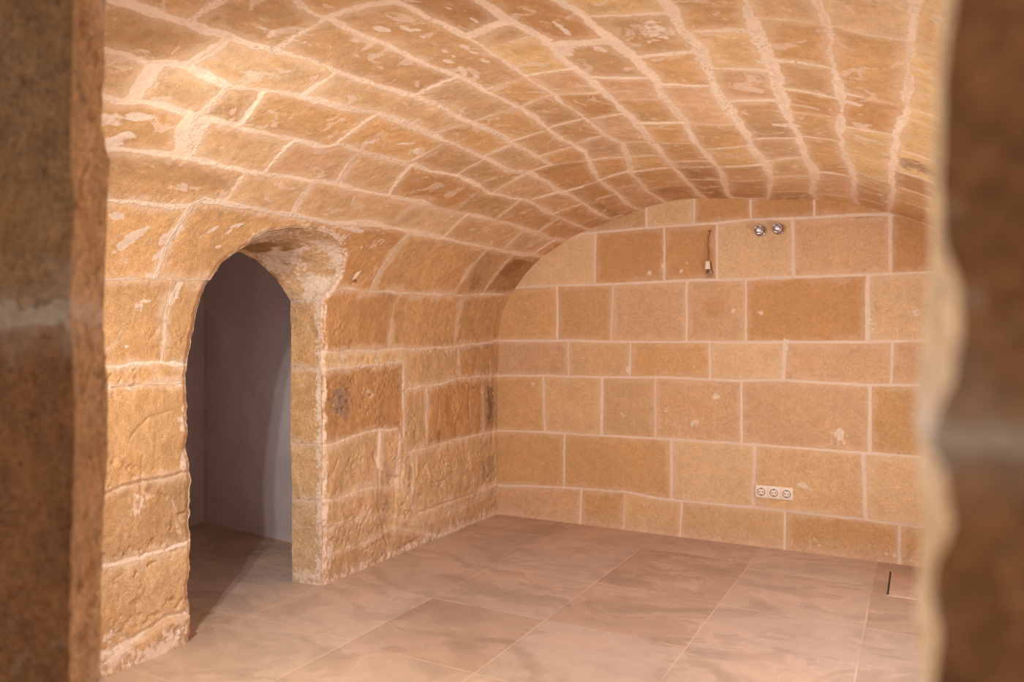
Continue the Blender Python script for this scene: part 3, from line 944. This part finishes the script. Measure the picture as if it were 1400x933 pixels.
# ------------------------------------------------------------------ front wall with the opening we look through
def pier(name, pxA, kA, pxB, kB, outer, inner, zj, hwj, seed, pool, pool_edge, sp):
    """swept stone jamb: outer face .. arris A (towards us) .. splayed reveal .. arris B .. inner face"""
    za = axis([(-.02, .6, .04), (.6, 1.95, .004)])
    def arris(pts, k):
        pts = np.array(pts, float)
        z = CAM[2] - k * (pts[:, 1] - 466.5) / F_PX
        o = np.argsort(z)
        px = np.interp(za, z[o], pts[o, 0])
        r = FW[None, :2] + ((px - 700) / F_PX)[:, None] * RT[None, :2]
        return CAM[None, :2] + k * r
    A, B = arris(pxA, kA), arris(pxB, kB)
    nz = len(za)
    O, I = np.tile(outer, (nz, 1)), np.tile(inner, (nz, 1))
    def seg(a, b, u):
        return a[:, None] * (1 - u)[None, :, None] + b[:, None] * u[None, :, None]
    uo = 1 - np.geomspace(1, .002, 110) + .002
    uo = np.concatenate([[0], uo[1:-1], [1]])
    rows = np.concatenate([seg(O, A, uo), seg(A, B, np.linspace(0, 1, 60)[1:]), seg(B, I, 1 - uo[::-1])[:, 1:]], 1)
    V = np.concatenate([rows, np.repeat(za[:, None, None], rows.shape[1], 1)], -1)
    nA, nB = len(uo) - 1, len(uo) + 58
    d = np.gradient(rows, axis=1)
    nrm = np.stack([-d[..., 1], d[..., 0]], -1)
    nrm /= np.maximum(np.linalg.norm(nrm, axis=-1, keepdims=True), 1e-9)
    ctr = (O + I)[:, None] * .5 - rows
    nrm *= -np.sign((nrm * ctr).sum(-1, keepdims=True) + 1e-9)
    sc = kA / .85
    h = fbm(V, 14 / sc, 4, seed) * .006 * sc + fbm(V, 60 / sc, 3, seed + 1) * .0035 * sc
    j = np.arange(rows.shape[1])
    damp = np.clip(np.minimum(abs(j - nA), abs(j - nB)) / 8, .35, 1) * (1 + .9 * ((j > nA) & (j < nB)))
    V[..., :2] += nrm * (h * damp[None])[..., None]
    z = V[..., 2]
    zw = z + fbm(V, 20 / sc, 3, seed + 2) * .012 * sc
    jd = np.full(z.shape, 9.0)
    for q in zj:
        jd = np.minimum(jd, abs(zw - q) - hwj)
    rng = np.random.default_rng(seed)
    tones = np.array([TONE[c] for c in pool])
    tone = tones[np.digitize(zw, sorted(zj)) % len(tones)]
    lit_edge = ((j > nA) & (j < nB))[None, :, None] * 1.0           # room light on the reveal, put into its colour as a paler tone
    tone = tone * (1 - lit_edge) + TONE[pool_edge] * lit_edge
    pore = sstep(fbm(V, 45 / sc, 3, seed + 8), .12, .4)[..., None] * lit_edge * .55
    tone = tone * (1 - pore) + lin(120, 78, 42) * pore
    lime = np.zeros(z.shape)
    for (px, py, a, b, w) in sp:
        k = kA
        c = CAM + k * ray(px, py)
        q = np.hypot(np.hypot(V[..., 0] - c[0], V[..., 1] - c[1]) / a, (z - c[2]) / b) + .5 * fbm(V, 40 / sc, 3, seed + 5)
        lime = np.maximum(lime, w * (1 - sstep(q, .7, 1.1)))
    grid_mesh(name, V, M_PIER, dict(jd=jd, tone=tone, lime=lime))


pier('wall_front_left',
     P_('100,-60 100,0 98,107 95,196 102,286 98,336 95,407 100,514 102,621 98,671 95,779 95,921 97,1000'), .65,
     P_('145,-60 145,0 143,71 138,179 150,221 148,250 146,321 146,336 143,393 141,450 146,521 147,621 146,654 141,707 138,779 137,932 140,1000'), .90,
     (-.15, -4.38), (-.15, -3.98), [.45, .86, 1.276, 1.66], .010, 201, 'dkrkd', 't',
     [(35, 403, .02, .010, .8), (82, 445, .010, .014, .95), (20, 430, .04, .010, .95), (30, 545, .005, .03, .5), (12, 400, .012, .012, .8), (55, 432, .03, .009, .9)])
pier('wall_front_right',
     P_('1310,-60 1304,0 1297,36 1288,125 1284,250 1289,336 1311,389 1314,453 1303,521 1280,560 1268,604 1290,646 1303,725 1277,771 1272,814 1284,868 1276,930 1280,1000'), .19,
     P_('1300,-60 1296,0 1285,36 1277,125 1280,214 1271,286 1274,336 1262,443 1253,521 1251,586 1256,614 1253,636 1261,689 1258,778 1253,814 1258,886 1266,932 1266,1000'), .27,
     (3.45, -4.53), (3.45, -3.98), [.72, 1.225, 1.66], .004, 301, 'qrrq', 'p',
     [(1325, 415, .004, .009, .3), (1310, 600, .012, .004, .7), (1280, 600, .008, .008, .8), (1370, 590, .016, .004, .6), (1305, 300, .004, .010, .4), (1285, 800, .004, .010, .4)])


def lintel():
    x = axis([(1.75, 3.0, .02)])
    per = np.array([(-4.50, 2.4), (-4.50, 1.93), (-4.48, 1.90), (-4.0, 1.90), (-3.96, 1.93), (-3.96, 2.4)])
    pr = resample(per, 90)
    V = np.stack([np.repeat(x[:, None], 90, 1), np.repeat(pr[None, :, 0], len(x), 0), np.repeat(pr[None, :, 1], len(x), 0)], -1)
    V[..., 1:] += (fbm(V, 8, 3, 401) * .008)[..., None]
    z = np.zeros(V.shape[:2])
    grid_mesh('wall_front_lintel', V, M_PIER, dict(jd=z + .2, tone=np.tile(TONE['d'], z.shape + (1,)), lime=z))
    for a, b in ((-.2, 1.80), (2.95, 3.45)):
        x = axis([(a, b, .02)])
        per = np.array([(-4.38, 1.90), (-4.38, 2.4), (-3.97, 2.4), (-3.97, 1.90)])
        pr = resample(per, 90)
        V = np.stack([np.repeat(x[:, None], 90, 1), np.repeat(pr[None, :, 0], len(x), 0), np.repeat(pr[None, :, 1], len(x), 0)], -1)
        z = np.zeros(V.shape[:2])
        grid_mesh('wall_front_top', V, M_PIER, dict(jd=z + .2, tone=np.tile(TONE['d'], z.shape + (1,)), lime=z))


lintel()

# ------------------------------------------------------------------ things
import bmesh
from mathutils import Matrix, Vector


def tag(o, label, cat, group=None):
    o['label'], o['category'] = label, cat
    if group:
        o['group'] = group
    return o


def empty(name, loc):
    o = bpy.data.objects.new(name, None)
    o.empty_display_size = .05
    COL.objects.link(o)
    o.location = loc
    return o


def bm_obj(name, bm, mat, parent=None, smooth=True):
    bmesh.ops.recalc_face_normals(bm, faces=bm.faces)
    me = bpy.data.meshes.new(name)
    bm.to_mesh(me)
    bm.free()
    for p in me.polygons:
        p.use_smooth = smooth
    me.materials.append(mat)
    o = bpy.data.objects.new(name, me)
    COL.objects.link(o)
    o.parent = parent
    return o


def lathe(bm, prof_, seg=40, axis_='-y', centre=(0, 0, 0)):
    """turn (radius, height) about an axis that points out of the back wall (-y), or up"""
    rings = []
    for r, h in prof_:
        ring = []
        for i in range(seg):
            a = 2 * math.pi * i / seg
            if axis_ == '-y':
                p = (r * math.cos(a), -h, r * math.sin(a))
            else:
                p = (r * math.cos(a), r * math.sin(a), h)
            ring.append(bm.verts.new(Vector(p) + Vector(centre)))
        rings.append(ring)
    for a, b in zip(rings, rings[1:]):
        for i in range(seg):
            bm.faces.new((a[i], a[(i + 1) % seg], b[(i + 1) % seg], b[i]))
    bm.faces.new(rings[0])
    bm.faces.new(rings[-1])


def rbox(bm, cx, cy, cz, sx, sy, sz, bev=.001, seg=2):
    r = bmesh.ops.create_cube(bm, size=1, matrix=Matrix.Translation((cx, cy, cz)) @ Matrix.Diagonal((sx, sy, sz, 1)))
    vs_ = r['verts']
    if bev:
        es = list({e for v in vs_ for e in v.link_edges})
        bmesh.ops.bevel(bm, geom=es, offset=bev, segments=seg, affect='EDGES', profile=.5)


def tube(bm, pts, rad, seg=8):
    pts = [Vector(p) for p in pts]
    rings = []
    for i, p in enumerate(pts):
        d = (pts[min(i + 1, len(pts) - 1)] - pts[max(i - 1, 0)]).normalized()
        a = d.cross(Vector((1, 0, 0)))
        if a.length < .1:
            a = d.cross(Vector((0, 1, 0)))
        a.normalize()
        b = d.cross(a)
        r = rad[i] if isinstance(rad, (list, tuple)) else rad
        rings.append([bm.verts.new(p + r * (math.cos(q) * a + math.sin(q) * b)) for q in [2 * math.pi * j / seg for j in range(seg)]])
    for a, b in zip(rings, rings[1:]):
        for i in range(seg):
            bm.faces.new((a[i], a[(i + 1) % seg], b[(i + 1) % seg], b[i]))
    bm.faces.new(rings[0])
    bm.faces.new(rings[-1])


M_CHROME = plain('chrome', (205, 200, 200), .16, 1.0)
M_DARK = plain('dark_metal', (70, 62, 60), .4, .6)
M_GLASS = plain('lamp_lens', (214, 208, 214), .18, .55)
M_WHITE = plain('cream_plastic', (232, 212, 192), .35)
M_HOLE = plain('socket_hole', (40, 32, 28), .6)
M_RIM_SHADE = plain('socket_rim_shade', (128, 108, 94), .5)  # grey paints the shade around the well into the plastic
M_CORD = plain('dark_cord', (120, 82, 58), .7)
M_BONE = plain('cream_fitting', (226, 210, 180), .5, 0, 60)


def spot(loc, label):
    t = empty('wall_spotlight', loc)
    tag(t, label, 'spotlight', 'chrome spotlights on the back wall')
    bm = bmesh.new()
    lathe(bm, [(.033, -.004), (.034, .004), (.031, .009), (.022, .012), (.020, .020)])
    bm_obj('base', bm, M_CHROME, t)
    bm = bmesh.new()
    lathe(bm, [(.018, .018), (.019, .030), (.024, .034), (.0265, .044), (.0265, .058), (.025, .061), (.0215, .0615), (.0205, .056), (.0195, .054)])
    b = bm_obj('body', bm, M_CHROME, t)
    bm = bmesh.new()
    lathe(bm, [(.0198, .050), (.0198, .0555), (.017, .059), (.012, .0618), (.006, .0632), (.0015, .0635)])
    bm_obj('lens', bm, M_GLASS, b)
    bm = bmesh.new()
    lathe(bm, [(.0170, .0585), (.0170, .0598), (.0182, .0606), (.0192, .0600), (.0195, .0570)])
    bm_obj('ring', bm, M_DARK, b)
    return t


for (px, py), lab in (((1039.5, 316), 'left one of the two chrome spotlights on the back wall, nearer the hanging cord'),
                      ((1064.5, 313.5), 'right one of the two chrome spotlights on the back wall, farther from the cord')):
    p = plane_pt(px, py, 1, 0)
    spot((p[0], -.001, p[2]), lab)

# triple socket, set slightly askew in the stone
p0, p1 = plane_pt(1032.9, 671.5, 1, 0), plane_pt(1084.9, 675.7, 1, 0)
W3 = p1[0] - p0[0]
MW = W3 / 3
t = empty('triple_socket', ((p0[0] + p1[0]) / 2, -.003, (p0[2] + p1[2]) / 2))
tag(t, 'cream triple power socket set low in the back wall', 'socket')
bm = bmesh.new()
rbox(bm, 0, -.004, 0, W3, .012, .077, .003, 3)
bm_obj('frame', bm, M_WHITE, t)
for i in range(3):
    x = (i - 1) * MW
    bm = bmesh.new()
    # square insert with a recessed round well
    rbox(bm, x, -.0115, 0, MW - .007, .005, .066, .0015, 2)
    ins = bm_obj('socket_insert', bm, M_WHITE, t)
    bm = bmesh.new()
    lathe(bm, [(.0235, .0135), (.0235, .0155), (.0215, .0158), (.0205, .0145)], 36, centre=(x, 0, 0))
    bm_obj('well_rim', bm, M_RIM_SHADE, ins)
    bm = bmesh.new()
    lathe(bm, [(.0195, .0140), (.0195, .0150), (.0185, .0153)], 36, centre=(x, 0, 0))
    bm_obj('well_floor', bm, M_WHITE, ins)
    for dx in (-.0095, .0095):
        bm = bmesh.new()
        lathe(bm, [(.0036, .0148), (.0036, .0157), (.003, .0158)], 16, centre=(x + dx, 0, 0))
        bm_obj('pin_hole', bm, M_HOLE, ins)
    for dz in (-.0185, .0185):
        bm = bmesh.new()
        rbox(bm, x, -.0156, dz, .008, .003, .005, .0006, 1)
        bm_obj('earth_clip', bm, M_DARK, ins)

# cord with a cream fitting hanging from a hole in the stone
h0, h1 = plane_pt(970, 318, 1, 0), plane_pt(968.5, 358, 1, 0)
t = empty('hanging_cord', (h0[0], 0, h0[2]))
tag(t, 'dark cord with a cream fitting at its end, hanging on the back wall', 'cord')
L = h0[2] - h1[2]
dx = h1[0] - h0[0]
bm = bmesh.new()
tube(bm, [(.002, .02, .004), (.0, -.004, .0), (.004, -.012, -.008), (-.004, -.014, -.03), (dx * .5 - .004, -.013, -L * .45), (dx * .7 + .002, -.014, -L * .7), (dx, -.018, -L), (dx, -.02, -L - .012)], .0023)
bm_obj('cord', bm, M_CORD, t)
bm = bmesh.new()
tube(bm, [(-.005, -.001, .014), (-.002, -.010, .008), (.006, -.009, .002), (.010, -.001, .012)], .0025)
bm_obj('cord_loop', bm, M_CORD, t)
bm = bmesh.new()
lathe(bm, [(.006, .004), (.011, .001), (.0155, -.006), (.0165, -.02), (.018, -.048), (.0165, -.050), (.014, -.046), (.013, -.03)], 24, 'z', (dx, -.022, -L))
f = bm_obj('fitting', bm, M_BONE, t)
bm = bmesh.new()
tube(bm, [(dx + .014, -.008, -L - .002), (dx + .02, -.006, -L - .03), (dx + .024, -.005, -L - .055), (dx + .032, -.004, -L - .078)], .0028)
bm_obj('dark_tail', bm, M_CORD, f)  # thin dark tube running down to the right of the fitting
bm = bmesh.new()
tube(bm, [(dx, -.022, -L - .04), (dx + .002, -.018, -L - .058), (dx - .006, -.014, -L - .072)], [.010, .008, .003])
bm_obj('socket_core', bm, plain('dark_socket', (96, 74, 56), .8), f)

# stone access lid in the floor
t = empty('floor_hatch', (2.74, -.395, 0))
tag(t, 'stone access lid with dark gap at left, set in the floor by back wall', 'floor hatch')
bm = bmesh.new()
rbox(bm, .0, 0, .0005, .385, .43, .012, .002, 2)
k = NT('lid_stone')
c = k.coord(1, 1, 1)
k.put(k.b.inputs['Base Color'], k.scale(k.mix(k.range(k.noise(c, 9, 5, .6, 1), .35, .65), lin(186, 152, 134), lin(200, 166, 148)), k.range(k.noise(c, 90, 3), .3, .7, .94, 1.05, False)))
k.b.inputs['Roughness'].default_value = .55
bm_obj('lid', bm, k.mat, t)
bm = bmesh.new()
rbox(bm, -.1965, .0, .0015, .007, .43, .004, .0)
bm_obj('gap', bm, M_HOLE, t)
bm = bmesh.new()
rbox(bm, 0, .219, .001, .40, .007, .008, .001, 1)
rbox(bm, .1965, 0, .001, .007, .43, .008, .001, 1)
rbox(bm, 0, -.219, .001, .40, .007, .008, .001, 1)
bm_obj('grout_rim', bm, plain('pale_grout', (214, 180, 152), .8, 0, 40), t)
